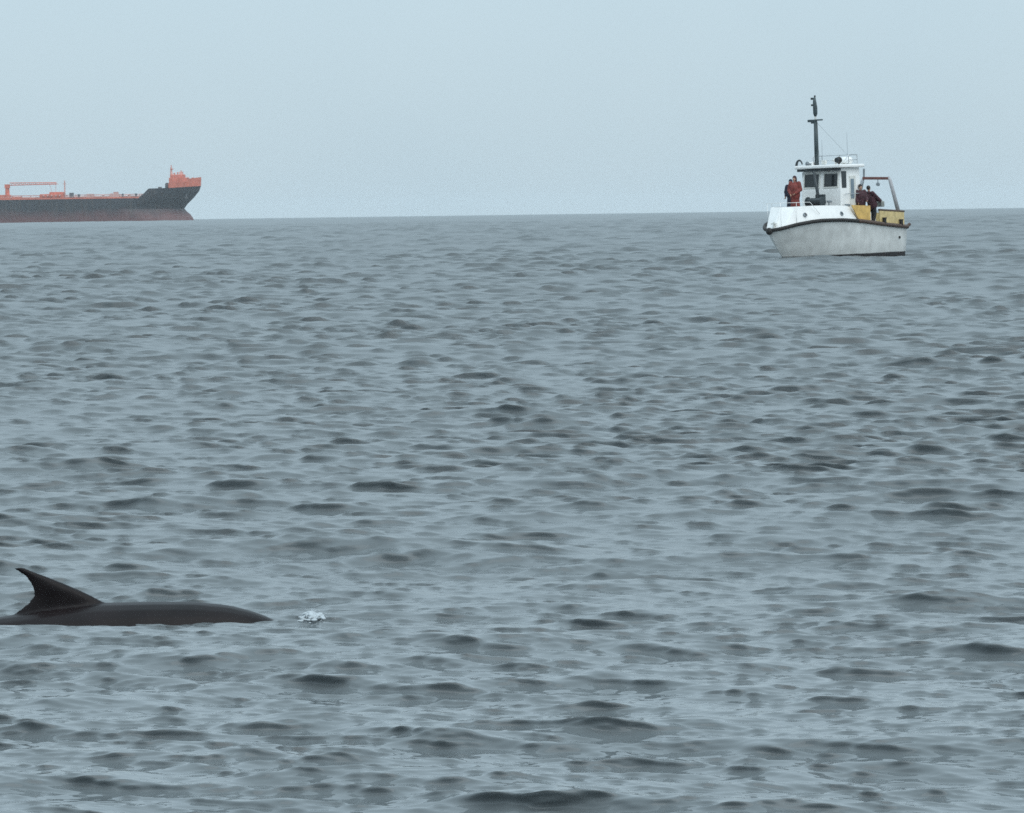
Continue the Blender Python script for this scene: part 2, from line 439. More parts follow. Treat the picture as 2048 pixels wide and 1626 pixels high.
    for k in range(26):
        MB().box((-40 - 5.8 * k, 1.0, 16.4), (0.5, 1.0, 1.4)).build('catwalk_support', M['shippink'], root)
        MB().box((-40 - 5.8 * k, 0, 15.2), (0.5, 6.4, 1.3)).build('pipe_support', M['shippink'], root)
    for (x0, x1) in ((-36, -86), (-103, -150)):
        r = MB().tube([(x0, -17.2, 16.3), (x1, -17.2, 16.3)], 0.10, 6)
        for k in range(int((x0 - x1) / 2.5)): r.tube([(x0 - 2.5 * k, -17.2, 14.5), (x0 - 2.5 * k, -17.2, 16.3)], 0.07, 5)
        r.build('deck_railing', M['shippink'], root)
    mf = MB().box((-95, -6, 16.2), (15, 12, 3.6)).box((-92, -6, 18.6), (9, 8, 1.4))
    mf.build('cargo_manifold', M['shipred'], root, bevel=0.15)
    for k in range(5):
        MB().tube([(-89.5 - 2.6 * k, -14, 17.0), (-89.5 - 2.6 * k, -11.5, 17.0)], 0.55, 10).build('manifold_flange', M['shippink'], root)
    MB().tube([(-87.3, -3, 14.5), (-87.3, -3, 26.5)], [0.55, 0.35], 8).box((-87.3, -3, 24.4), (2.2, .4, .4)).build('hose_post', M['shippink'], root)
    # hose crane with its jib laid level forward
    cr = MB().tube([(-124, -3, 14.5), (-124, -3, 16), (-124, -3, 24.0)], [2.2, 1.5, 1.2], 12).box((-124, -3, 23.4), (3.2, 3, 2.4)).build('crane_pedestal', M['shipred'], root)
    jb = MB()
    for dy in (-0.8, 0.8):
        for dz in (0, 1.5):
            jb.tube([(-122.5, -3 + dy, 24.0 + dz), (-92.5, -3 + dy * .5, 24.4 + dz * .6)], 0.30, 6)
    for k in range(12):
        x = -121.5 + 2.5 * k; jb.tube([(x, -3.8, 24.1), (x + 1.25, -3.8, 25.4), (x + 2.5, -3.8, 24.1)], 0.16, 5)
    jb.build('crane_jib', M['shipred'], cr)
    MB().tube([(-93, -3, 24.5), (-93, -3, 18.0)], 0.14, 5).tube([(-97, -3, 24.5), (-95, -3, 18.0)], 0.12, 5).box((-93, -3, 18.4), (.8, .8, 1.2)).build('crane_hook', M['shippink'], cr)
    MB().box((-118, -4, 15.6), (6, 6, 2.2)).box((-126.5, 0, 16.2), (8, 12, 3.4)).build('deck_store', M['shipred'], root, bevel=0.15)
    # accommodation block aft
    ab = MB().box((-203, 0, 22), (20, 30, 15)).box((-202, 0, 31.5), (16, 26, 4)).box((-201, 0, 35), (10, 34, 3)).build('accommodation_block', M['offwhite'], root, bevel=0.2)
    for lv in range(4):
        for k in range(5): MB().box((-210 + 4 * k, -15.05, 17 + 3.4 * lv), (1.6, 0.2, 1.2)).build('window', M['glass'], ab)
    MB().box((-216, 0, 27), (6, 9, 24)).build('funnel', M['shipgrey'], root, bevel=0.5)
tanker()

# ------------------------------------------------------------------ the white motor boat
TH = R(40)
SB, CB = math.sin(TH), math.cos(TH)
brg = (1537 - 1024) / F_PX
stem_world = Vector((BOAT_D * brg, BOAT_D - 2.8, -0.12))
BM = (Matrix.Translation(stem_world) @ Matrix.Rotation(R(-1.2), 4, 'Y') @ Matrix.Rotation(R(-90) - TH, 4, 'Z'))
# boat space: x = minus the distance aft of the stem, y = to port, z = up from the water
BL = 9.15
def rail_z(s): return float(np.interp(s, [0, .35, .9, 1.6, 2.2, 3.5, 5.0, 7.0, 9.15], [1.50, 1.60, 1.74, 1.84, 1.88, 1.87, 1.78, 1.58, 1.42]))
def hb_t(q, t):
    hm = np.interp(t, [0, .25, .5, 1], [0.85, 1.38, 1.50, 1.62])
    qe = np.interp(t, [0, .25, 1], [.62, .58, .46]); pw = np.interp(t, [0, .25, 1], [1.0, .85, .62])
    e = (1 - max(0, 1 - q / qe) ** 2) ** pw
    return hm * e * (1 - 0.16 * max(0, (q - .6) / .4) ** 1.6)
def hull_pt(q, t):
    s0 = np.interp(t, [0, .25, .5, .75, 1], [1.75, 1.12, .62, .26, 0])
    s = s0 + q * (BL - s0); z = -0.55 + t * (rail_z(s) + 0.55)
    return s, hb_t(q, t), z
def deck_hb(s): return float(hb_t(s / BL, 1.0))

def boat():
    root = empty('motor_boat', BM)
    tag(root, 'white motor boat with tall dark mast and stern gantry, people standing on deck', 'boat')
    qs = list(np.linspace(0, 1, 34) ** 1.35); ts = np.linspace(0, 1, 13)
    rings = []
    for q in qs:
        a = [hull_pt(q, t) for t in ts]
        rings.append([(-s, y, z) for s, y, z in reversed(a)] + [(-s, -y, z) for s, y, z in a])
    hull = MB().loft(rings, closed=False, caps=False)
    # transom
    n = len(rings[0]); o = (len(rings) - 1) * n
    hull.f.append(tuple(o + k for k in range(n)))
    h = hull.build('hull', M['hull'], root, smooth=True)
    for pl in h.data.polygons:
        if len(pl.vertices) > 4: pl.use_smooth = False
    MB().ball((-8.4, 1.43, .92), (.07, .03, .07), 10, 6).build('exhaust_outlet', M['rubber'], h)
    # decks
    def deck(s0, s1, zf, inset, name, m, k=14):
        top, bot = [], []
        for i in range(k + 1):
            s = s0 + (s1 - s0) * i / k; y = max(0.02, deck_hb(s) - inset); z = zf(s)
            top.append([(-s, -y, z), (-s, y, z), (-s, y, z - .05), (-s, -y, z - .05)])
        return MB().loft(top, closed=True, caps=True).build(name, m, root)
    deck(.06, 5.0, lambda s: rail_z(s) - .05, .03, 'side_deck', M['deck'])
    deck(4.9, BL - .03, lambda s: rail_z(s) - .06, .04, 'aft_deck', M['deck'])
    # rubbing strake, black at the bow and brown aft
    def strake(s0, s1, m, r0, k):
        for sg in (1, -1):
            pts = []
            for i in range(k + 1):
                s = s0 + (s1 - s0) * i / k
                pts.append((-s + (.05 if s < .05 else 0), sg * (deck_hb(s) + .02), rail_z(s) - .02))
            MB().tube(pts, r0, 8).build('rubbing_strake', m, root, smooth=True)
    strake(0.0, 4.7, M['rubber'], .085, 26)
    strake(4.7, BL, M['brown'], .095, 14)
    MB().ball((.04, 0, 1.45), (.13, .17, .17), 12, 8).build('bow_fender', M['rubber'], root, smooth=True)
    MB().tube([(-BL, -1.28, 1.40), (-BL - .03, 0, 1.40), (-BL, 1.28, 1.40), (-BL - .25, 1.34, 1.52)], .08, 8).build('stern_strake', M['brown'], root, smooth=True)
    # raised fore coaming, walls leaning inwards
    TZ = lambda s: 2.50 + .05 * math.sin(min(1, s / 4) * math.pi)
    prof = []
    for i in range(25):
        f = i / 24.0; s_b = .32 + f * (4.95 - .32); s_t = .95 + f * (4.35 - .95)
        yb = max(.02, deck_hb(s_b) - .10); yt = max(.02, (deck_hb(s_t) - .30))
        if i == 0: yb, yt = .04, .04
        prof.append(((-s_b, yb, rail_z(s_b) - .06), (-s_t, yt, TZ(s_t)), (-s_t - .04, max(.01, yt - .09), TZ(s_t)), (-s_t - .04, max(.01, yt - .09), TZ(s_t) - .25)))
    rings = []
    for k in range(4): rings.append([p[k] for p in prof])
    mb = MB()
    for sg in (1, -1):
        mb.loft([[(x, sg * y, z) for x, y, z in r] for r in rings], closed=False, caps=False)
    e = prof[-1]
    mb.add([(e[0][0], e[0][1], e[0][2]), (e[1][0], e[1][1], e[1][2]), (e[1][0], -e[1][1], e[1][2]), (e[0][0], -e[0][1], e[0][2])], [(0, 1, 2, 3)])
    e = prof[0]
    mb.add([(e[0][0] + .01, .05, e[0][2]), (e[1][0] + .01, .05, e[1][2]), (e[1][0] + .01, -.05, e[1][2]), (e[0][0] + .01, -.05, e[0][2])], [(0, 1, 2, 3)])
    coam = mb.build('fore_coaming', M['white'], root, smooth=True)
    coam.data.set_sharp_from_angle(angle=R(40))
    fd = []
    for i in range(15):
        s = 1.02 + i / 14 * 3.3; y = max(.02, deck_hb(s) - .38)
        fd.append([(-s, -y, 2.12), (-s, y, 2.12), (-s, y, 2.06), (-s, -y, 2.06)])
    MB().loft(fd).build('foredeck', M['deck'], root)
    # ventilator ports in the coaming (both sides)
    def coam_pt(s, z, sg):
        best = None
        for i in range(24):
            a, b = prof[i], prof[i + 1]
            f = (z - a[0][2]) / (a[1][2] - a[0][2])
            pa = Vector(a[0]).lerp(Vector(a[1]), f); pb = Vector(b[0]).lerp(Vector(b[1]), f)
            if -pa.x <= s <= -pb.x or i == 23:
                g = (s + pa.x) / (pa.x - pb.x); pp = pa.lerp(pb, max(0, min(1, g))); return Vector((pp.x, sg * pp.y, pp.z))
    for sg in (1, -1):
        for s in (1.48, 3.72):
            c = coam_pt(s, 2.14, sg)
            rim = MB().tube([c - Vector((0, sg * .04, .02)), c + Vector((.02 if s < 2 else 0, sg * .035, .02))], .105, 14).build('port_light', M['grey'], coam)
            MB().tube([c, c + Vector((.024 if s < 2 else 0, sg * .042, .022))], .075, 12).build('pane', M['glass'], rim)
    # wheelhouse
    s0, s1, hw = 4.14, 5.75, 1.11
    wh = MB().loft([[(-s0 - .0, -hw, 1.6), (-s0, hw, 1.6), (-s1, hw, 1.6), (-s1, -hw, 1.6)],
                    [(-s0 - .0, -hw, 3.25), (-s0, hw, 3.25), (-s1, hw, 3.25), (-s1, -hw, 3.25)],
                    [(-s0 - .12, -hw + .03, 4.26), (-s0 - .12, hw - .03, 4.26), (-s1, hw - .03, 4.26), (-s1, -hw + .03, 4.26)]]).build('wheelhouse', M['white'], root, bevel=.03)
    MB().box((-4.86, 0, 4.345), (2.02, 2.60, .15)).build('roof', M['white'], wh, bevel=.04)
    MB().box((-4.02, 0, 4.20), (.09, 2.46, .12)).build('brow_strip', M['dark'], wh, bevel=.01)
    def win(name, c, d, m, par, fm='white'):
        w = MB().box(c, d).build(name, m, par, bevel=.01)
        return w
    tilt = lambda z: .12 * (z - 3.25) / 1.01
    for (y0, y1) in ((-.95, -.13), (.17, .93)):
        zc = 3.70; x = -s0 - tilt(zc)
        rot = Matrix.Rotation(math.atan(.12 / 1.01) * -1, 3, 'Y')
        fr = MB()
        for (cc, dd) in (((0, 0, .33), (.05, y1 - y0 + .10, .05)), ((0, 0, -.33), (.05, y1 - y0 + .10, .05)), ((0, -(y1 - y0) / 2 - .025, 0), (.05, .05, .61)), ((0, (y1 - y0) / 2 + .025, 0), (.05, .05, .61))):
            fr.box(Vector((x + .01, (y0 + y1) / 2, zc)) + rot @ Vector(cc), dd, rot)
        f = fr.build('window_frame', M['offwhite'], wh)
        MB().box((x + .004, (y0 + y1) / 2, zc), (.03, y1 - y0, .61), rot).build('pane', M['glass'], f)
    for sg in (1, -1):
        MB().box((-4.43, sg * (hw - .005), 3.72), (.36, .03, .78)).build('side_window', M['glass'], wh)
        d = MB().box((-5.10, sg * (hw + .012), 2.90), (.46, .04, 1.96)).build('side_door', M['offwhite'], wh, bevel=.01)
        MB().box((-5.04, sg * (hw + .03), 3.28), (.26, .03, .92)).build('pane', M['blueglass'], d)
        MB().tube([(-4.35, sg * 1.2, 3.0), (-4.35, sg * 1.26, 3.05), (-5.6, sg * 1.26, 3.05), (-5.6, sg * 1.12, 3.0)], .016, 6).build('grab_rail', M['steel'], wh)
    # roof gear
    def on_roof(name, mb, m, **k): return mb.build(name, m, root, **k)
    arc = [(-3.98, -1.08 + .17 * math.cos(a), 4.42 + .26 * math.sin(a)) for a in np.linspace(0.25, math.pi + .1, 11)]
    on_roof('roof_hoop', MB().tube(arc, [.03 + .035 * i / 10 for i in range(11)], 8), M['dark'], smooth=True)
    on_roof('roof_locker', MB().box((-4.5, -.72, 4.50), (.5, .42, .18)), M['white'], bevel=.03)
    on_roof('horn', MB().tube([(-4.2, -.62, 4.48), (-4.05, -.60, 4.50), (-3.95, -.60, 4.50)], [.05, .06, .12], 10).tube([(-4.2, -.6, 4.40), (-4.2, -.6, 4.5)], .03, 8), M['grey'], smooth=True)
    on_roof('deck_light', MB().box((-4.2, .18, 4.55), (.14, .22, .18)).tube([(-4.2, .18, 4.4), (-4.2, .18, 4.5)], .03, 8), M['offwhite'], bevel=.02)
    sl = on_roof('searchlight', MB().tube([(-4.22, 1.0, 4.40), (-4.22, 1.0, 4.50)], .04, 8).ball((-4.22, 1.0, 4.62), (.17, .15, .16), 14, 10), M['rubber'], smooth=True)
    MB().tube([(-4.08, 1.0, 4.62), (-4.03, 1.0, 4.62)], .12, 14).build('lens', M['glass'], sl)
    # rail and dodger round the after roof
    rl = MB()
    for (x, y) in ((-5.0, 1.0), (-5.7, 1.0), (-5.7, 0.0), (-5.7, -1.0), (-5.0, -1.0)): rl.tube([(x, y, 4.40), (x, y, 4.86)], .022, 6)
    rl.tube([(-4.75, 1.0, 4.62), (-5.0, 1.0, 4.86), (-5.7, 1.0, 4.86), (-5.7, -1.0, 4.86), (-5.0, -1.0, 4.86), (-4.75, -1.0, 4.62)], .024, 6)
    rl.tube([(-5.0, 1.0, 4.63), (-5.7, 1.0, 4.63), (-5.7, -1.0, 4.63), (-5.0, -1.0, 4.63)], .018, 6)
    rl.build('roof_rail', M['steel'], root)
    on_roof('liferaft_canister', MB().tube([(-5.35, .28, 4.60), (-5.35, .36, 4.60), (-5.35, .86, 4.60), (-5.35, .94, 4.60)], [.10, .17, .17, .10], 14), M['white'], smooth=True)
    MB().tube([(-5.5, .6, 4.42), (-5.5, .6, 5.9)], [.012, .005], 6).build('whip_aerial', M['grey'], root)
    MB().tube([(-5.3, -.7, 4.42), (-5.3, -.7, 5.6)], [.012, .005], 6).build('whip_aerial', M['grey'], root)
    MB().tube([(-4.9, .35, 4.42), (-4.9, .35, 4.55), (-4.9, .35, 4.60), (-4.9, .35, 4.70)], [.05, .05, .19, .10], 12).build('satellite_dome', M['offwhite'], root, smooth=True)
    # mast
    mx_, my_ = -4.40, -.38
    ms = MB().tube([(mx_, my_, 4.40), (mx_, my_, 5.6), (mx_, my_, 6.45)], [.105, .10, .09], 14).build('mast', M['mast'], root, smooth=True)
    MB().box((mx_ + .02, my_ - .17, 6.50), (.16, .46, .12)).box((mx_ + .02, my_ - .1, 6.42), (.12, .25, .10)).box((mx_ + .02, my_ + .24, 6.53), (.10, .34, .07)).build('crosstree', M['mast'], ms, bevel=.02)
    MB().tube([(mx_, my_, 6.5), (mx_, my_, 6.78)], .04, 10).build('mast_collar', M['offwhite'], ms)
    MB().tube([(mx_, my_, 6.70), (mx_, my_, 6.82), (mx_, my_ - .0, 7.1), (mx_, my_ - .02, 7.35), (mx_, my_ - .03, 7.58)], [.05, .10, .105, .085, .06], 12).build('radar_reflector', M['mast'], ms, smooth=True)
    MB().tube([(mx_, my_ - .03, 7.5), (mx_, my_ - .16, 7.52)], .025, 6).box((mx_, my_ - .17, 7.53), (.09, .10, .10)).build('masthead_light', M['dark'], ms, bevel=.02)
    MB().tube([(mx_, my_ - .03, 7.2), (mx_, my_ - .16, 7.22)], .02, 6).box((mx_, my_ - .17, 7.23), (.08, .08, .09)).build('anchor_light', M['dark'], ms, bevel=.02)
    MB().tube([(mx_, my_, 7.5), (mx_, my_, 7.64)], .03, 8).ball((mx_, my_, 7.64), .05, 8, 6).build('mast_cap', M['dark'], ms)
    for sg in (1, -1):
        MB().tube([(mx_, my_ + sg * .08, 6.4), (-5.6, sg * 1.0, 4.42)], .006, 5).build('stay', M['grey'], ms)
    # anchor windlass on the foredeck
    wd = MB().box((-3.12, .46, 2.30), (.5, .95, .36)).build('windlass', M['rubber'], root, bevel=.03)
    MB().tube([(-3.06, .02, 2.72), (-3.06, .80, 2.72)], [.19, .19], 14).tube([(-3.06, .80, 2.72), (-3.06, .86, 2.72)], .24, 14).tube([(-3.06, -.02, 2.72), (-3.06, .04, 2.72)], .24, 14).build('drum', M['dark'], wd)
    MB().box((-3.30, .55, 2.95), (.14, .50, .22)).tube([(-3.24, .45, 2.5), (-3.30, .40, 3.32)], [.08, .06], 8).build('brake_lever', M['dark'], wd, bevel=.02)
    MB().tube([(-3.55, .36, 2.10), (-3.50, .24, 3.2), (-3.45, .12, 4.12)], [.085, .075, .06], 10).build('derrick_post', M['dark'], root, smooth=True)
    MB().ball((-2.7, .06, 2.30), (.16, .20, .13), 12, 8).build('mooring_float', M['orange'], root, smooth=True)
    MB().box((-3.6, .98, 2.25), (.4, .3, .2)).build('foredeck_hatch', M['offwhite'], root, bevel=.03)
    MB().tube([(-3.2, 1.0, 2.72), (-3.45, 1.06, 2.72)], .05, 8).tube([(-3.3, 1.02, 2.3), (-3.3, 1.02, 2.7)], .03, 6).build('rail_cleat', M['grey'], root)
    # pulpit
    pp = MB()
    arcp = []
    for a in np.linspace(-1, 1, 21):
        s = .42 + 1.9 * abs(a) ** 1.5; y = math.copysign(max(.0, deck_hb(s) - .16), a)
        arcp.append((-s + .1, y, 2.72 - .55 * max(0, abs(a) - .8) * 5))
    pp.tube(arcp, .012, 6)
    for i in (5, 10, 15):
        x, y, z = arcp[i]; s = -x + .12; pp.tube([(x, y, z), (x - .02, y * .97, rail_z(s) - .03)], .010, 6)
    pp.build('pulpit_rail', M['white'], root, smooth=True)
    MB().tube([(-.35, 0, 1.50), (-.35, 0, 1.86)], .05, 8).box((-.35, 0, 1.78), (.08, .3, .06)).build('samson_post', M['offwhite'], root)
    # after bulwarks
    def bul(sa, sb, zt_a, zt_b, m, sg, lean=0.0, k=6, slant=0):
        a, b = [], []
        rings = []
        for i in range(k + 1):
            s = sa + (sb - sa) * i / k; y = deck_hb(s) - .06; z0 = rail_z(s) - .04; zt = zt_a + (zt_b - zt_a) * i / k
            st = s + slant * (1 - i / k)
            rings.append([(-s, sg * y, z0), (-st, sg * (y + lean), zt), (-st, sg * (y + lean - .05), zt), (-s, sg * (y - .05), z0)])
        return MB().loft(rings)
    for sg in (1, -1):
        bul(4.98, 5.86, 2.52, 2.46, None, sg, slant=-.62).build('bulwark', M['ochre'], root)
        bul(6.66, 8.98, 2.22, 2.10, None, sg).build('bulwark', M['tan'], root)
        pts = []
        for i in range(8):
            s = 6.64 + 2.37 * i / 7; pts.append((-s, sg * (deck_hb(s) - .085), 2.25 - .12 * i / 7))
        MB().tube(pts, .05, 8).build('bulwark_cap', M['brown'], root, smooth=True)
        for s in (6.95, 8.52):
            y = sg * (deck_hb(s) + .03); z = rail_z(s)
            MB().tube([(-s, y, z - .05), (-s, y, z + .24)], .085, 10).tube([(-s, y, z + .24), (-s, y, z + .30)], .105, 10).build('rail_bollard', M['rubber'], root)
    MB().box((-4.42, 1.27, 2.52), (.34, .12, .12)).build('coaming_chock', M['grey'], root, bevel=.02)
    rings = [[(-BL + .06, y, 1.38), (-BL + .06, y, 2.10), (-BL + .11, y, 2.10), (-BL + .11, y, 1.38)] for y in (-1.22, 0, 1.22)]
    MB().loft(rings).build('transom_bulwark', M['tan'], root)
    # gear boxes behind the wheelhouse
    MB().box((-6.25, -.55, 1.92), (.7, .9, .8)).build('fish_locker', M['white'], root, bevel=.03)
    MB().box((-7.6, -.2, 1.82), (.9, 1.1, .66)).build('engine_hatch', M['white'], root, bevel=.03)
    # stern gantry
    g = empty('stern_gantry', Matrix.Identity(4)); g.parent = root; g.matrix_parent_inverse = Matrix.Identity(4)
    gx = -8.65
    MB().box((gx, 0.0, 3.74), (.14, 1.50, .13), Matrix.Rotation(R(-2), 3, 'X')).build('cross_beam', M['redbrown'], g, bevel=.02)
    for sg in (1, -1):
        MB().tube([(gx, sg * .72, 3.78), (gx, sg * .80, 3.62), (gx - .03, sg * 1.20, 2.12)], [.06, .085, .10], 10).build('gantry_leg', M['palegrey'], g, smooth=True)
    MB().tube([(gx, -.70, 3.70), (gx, -.68, 4.22)], .05, 8).build('gantry_post', M['grey'], g)
    MB().tube([(gx + .05, -.72, 3.6), (gx + .9, -.80, 2.9)], .06, 8).build('gantry_brace', M['grey'], g)
    MB().tube([(gx, .1, 3.68), (gx, .1, 3.52)], .02, 6).tube([(gx - .04, .1, 3.45), (gx + .04, .1, 3.45)], .09, 10).build('pulley_block', M['grey'], g)
    return root
boat()

# ------------------------------------------------------------------ people
def remesh(mb, name, m, parent, voxel=.012, it=4):
    o = mb.build(name, m, parent, smooth=True)
    r = o.modifiers.new('join', 'REMESH'); r.mode = 'VOXEL'; r.voxel_size = voxel; r.use_smooth_shade = True
    s = o.modifiers.new('smooth', 'SMOOTH'); s.iterations = it; s.factor = 0.5
    return o

def hand(mb, w, d, up):
    """palm and five curled fingers; w wrist, d direction of the hand, up = thumb side"""
    w, d, up = Vector(w), Vector(d).normalized(), Vector(up).normalized()
    up = (up - d * up.dot(d)).normalized(); nrm = d.cross(up)
    c = w + d * .09
    for f in (-.028, -.009, .010, .028):
        mb.capsule(w + up * f * .5, c + up * f, .018, .016, 8)
    for f, ln in ((.030, .072), (.011, .082), (-.009, .076), (-.029, .060)):
        a = c + up * f; b = a + (d * .8 + nrm * .5) * ln * .55; e = b + (d * .2 + nrm) * ln * .45
        mb.capsule(a, b, .0095, .009, 8); mb.capsule(b, e, .009, .0075, 8)
    a = w + d * .03 + up * .025; b = a + (d * .5 + up * .8) * .045; e = b + (d * .8 + nrm * .4) * .03
    mb.capsule(a, b, .012, .0105, 8); mb.capsule(b, e, .0105, .0085, 8)

def person(name, label, mw, J, cloth, hat=None, face=(1, 0, 0), group=None, long=False, bulk=1.0):
    """J: joints in local metres; cloth = (jacket, trousers, boots) materials"""
    root = empty(name, mw); tag(root, label, 'person', group)
    V = {k: Vector(v) for k, v in J.items()}
    b = MB()
    b.capsule(V['neck'] - Vector((0, 0, .06)), V['head'] - Vector((0, 0, .05)), .06, .055)
    fwd = Vector(face).normalized(); up = Vector((0, 0, 1)); side = up.cross(fwd)
    h = V['head']
    b.ball(h, (.085, .08, .115), 16, 12); b.ball(h + fwd * .025 - up * .05, (.065, .06, .075), 12, 10)
    b.capsule(h + fwd * .085 + up * .01, h + fwd * .108 - up * .025, .010, .016, 8)
    b.capsule(h + fwd * .082 - up * .058 - side * .02, h + fwd * .082 - up * .058 + side * .02, .010, .010, 8)
    for sg in (1, -1):
        b.ball(h + side * sg * .085 - up * .01, (.018, .014, .032), 8, 6)
        b.ball(h + fwd * .074 + side * sg * .032 + up * .012, (.014, .014, .010), 8, 6)
    b.capsule(V['chest'], V['pelvis'], .13, .12); b.capsule(V['chest'], V['neck'], .12, .06)
    for sd in ('l', 'r'):
        b.capsule(V['sh_' + sd], V['el_' + sd], .048, .040); b.capsule(V['el_' + sd], V['wr_' + sd], .040, .028)
        b.capsule(V['chest'] + Vector((0, 0, .08)), V['sh_' + sd], .09, .055)
        hd = J.get('hd_' + sd) or (V['wr_' + sd] - V['el_' + sd])
        hand(b, V['wr_' + sd], hd, J.get('th_' + sd, tuple(fwd + up * .2)))
        b.capsule(V['pelvis'], V['hip_' + sd], .10, .09); b.capsule(V['hip_' + sd], V['kn_' + sd], .080, .055)
        b.capsule(V['kn_' + sd], V['an_' + sd], .055, .038)
        toe = V['an_' + sd] + fwd * .16 - up * .05; b.capsule(V['an_' + sd] - up * .04, toe, .04, .03)
    remesh(b, 'body', M['skin'], root, .011)
    j = MB()
    j.capsule(V['chest'], V['pelvis'] + Vector((0, 0, .02)), .175, .165); j.capsule(V['chest'] + Vector((0, 0, .10)), V['neck'] - Vector((0, 0, .03)), .135, .075)
    for sd in ('l', 'r'):
        j.capsule(V['chest'] + Vector((0, 0, .08)), V['sh_' + sd], .12, .085)
        j.capsule(V['sh_' + sd], V['el_' + sd], .080, .064); e = V['el_' + sd].lerp(V['wr_' + sd], .93)
        j.capsule(V['el_' + sd], e, .064, .048)
    if long:
        for sd in ('l', 'r'): j.capsule(V['pelvis'], V['kn_' + sd].lerp(V['an_' + sd], .5), .18, .13)
        j.capsule(V['pelvis'], V['kn_l'].lerp(V['kn_r'], .5) - Vector((0, 0, .15)), .19, .16)
        for sd in ('l', 'r'): j.capsule(V['sh_' + sd], V['el_' + sd], .105, .085)
        j.capsule(V['chest'], V['pelvis'], .21, .20)
    if bulk > 1:
        j.capsule(V['chest'], V['pelvis'] - Vector((0, 0, .08)), .175 * bulk, .175 * bulk)
        for sd in ('l', 'r'): j.capsule(V['sh_' + sd], V['el_' + sd], .080 * bulk, .070 * bulk); j.capsule(V['el_' + sd], V['wr_' + sd].lerp(V['el_' + sd], .1), .070 * bulk, .055 * bulk)
    remesh(j, 'jacket', M[cloth[0]], root, .014)
    t = MB()
    for sd in ('l', 'r'):
        t.capsule(V['pelvis'], V['hip_' + sd], .145, .12); t.capsule(V['hip_' + sd], V['kn_' + sd], .108, .080)
        t.capsule(V['kn_' + sd], V['an_' + sd].lerp(V['kn_' + sd], .12), .080, .064)
    remesh(t, 'trousers', M[cloth[1]], root, .014)
    for sd in ('l', 'r'):
        bt = MB(); a = V['an_' + sd]
        bt.capsule(a + up * .12, a - up * .01, .062, .052); bt.capsule(a - up * .035, a + fwd * .15 - up * .048, .050, .040)
        bt.box(a + fwd * .05 - up * .083, (.07, .07, .018))
        remesh(bt, 'boot', M[cloth[2]], root, .012)
    hr = MB()
    hr.ball(h - fwd * .018 + up * .028, (.102, .098, .112), 14, 10)
    if hat == 'hood': hr.capsule(h - fwd * .03 + up * .01, V['neck'] - fwd * .05, .105, .09)
    o = remesh(hr, {'hood': 'hood', 'cap': 'knit_cap'}.get(hat, 'hair'), M[{'hood': 'maroon', 'cap': 'navy'}.get(hat, 'hair')], root, .012)
    return root

def stand(h=1.74, lean=(0, 0), twist=0):
    k = h / 1.74; s = dict(pelvis=(0, 0, .93), chest=(lean[0] * .5, lean[1] * .5, 1.22), neck=(lean[0], lean[1], 1.48), head=(lean[0] * 1.12 + .02, lean[1] * 1.12, 1.62))
    for sd, g in (('l', 1), ('r', -1)):
        s['sh_' + sd] = (lean[0] * .9, lean[1] * .9 + g * .19, 1.40)
        s['el_' + sd] = (lean[0] * .7 + .02, lean[1] * .6 + g * .27, 1.13); s['wr_' + sd] = (lean[0] * .6 + .16, lean[1] * .5 + g * .22, .93)
        s['hip_' + sd] = (0, g * .09, .90); s['kn_' + sd] = (.03, g * .11, .50); s['an_' + sd] = (-.02, g * .12, .10)
    return {a: tuple(c * k for c in v) for a, v in s.items()}

def at(s, y, z, rot): return BM @ Matrix.Translation((-s, y, z)) @ Matrix.Rotation(R(rot), 4, 'Z')

# in the bow, red jacket
J = stand(1.84)
J['wr_l'] = (.24, .12, 1.02); J['wr_r'] = (.24, -.12, 1.0)
person('person', 'person in a red jacket standing on the foredeck', at(2.15, -.06, 2.12, 12), J, ('red', 'red', 'black'), 'hood', long=True, bulk=1.38)
J = stand(1.68)
person('person', 'person in dark navy clothes standing close behind the one in red', at(2.44, -.50, 2.12, 10), J, ('navy', 'navy', 'black'), 'cap', long=True)
# amidships at the gate in the bulwark
J = stand(1.80)
J['el_l'] = (.12, .26, 1.12); J['wr_l'] = (.34, .16, 1.02)
person('person', 'person in dark jacket standing behind the ochre bulwark panel', at(5.60, 1.20, rail_z(5.6) - .05, 60), J, ('maroon', 'olive', 'black'), bulk=1.38)
J = stand(1.80, lean=(-.20, .02))
J['el_l'] = (.26, .22, 1.20); J['wr_l'] = (.48, .14, 1.10); J['el_r'] = (.20, -.24, 1.12); J['wr_r'] = (.46, -.06, 1.06)
J['kn_l'] = (.12, .12, .50); J['an_l'] = (.14, .15, .10); J['an_r'] = (-.10, -.14, .10)
person('person', 'person in dark clothes at the bulwark gap, leaning aft with arms held out', at(6.36, 1.34, rail_z(6.36) - .05, 172), J, ('maroon', 'black', 'black'), bulk=1.30)
bagm = at(6.36, 1.34, rail_z(6.36) - .05, 172)
bg = empty('canvas_bag', bagm @ Matrix.Translation((.60, .04, .92)))
tag(bg, 'grey canvas bag held out by the person at the bulwark gap', 'bag')
remesh(MB().box((0, 0, 0), (.22, .30, .26)).ball((0, 0, .06), (.13, .17, .14)), 'bag_body', M['bag'], bg, .015, 8)
MB().tube([(-.02, -.10, .16), (-.04, -.06, .24), (-.04, .06, .24), (-.02, .10, .16)], .014, 6).build('handle', M['black'], bg, smooth=True)

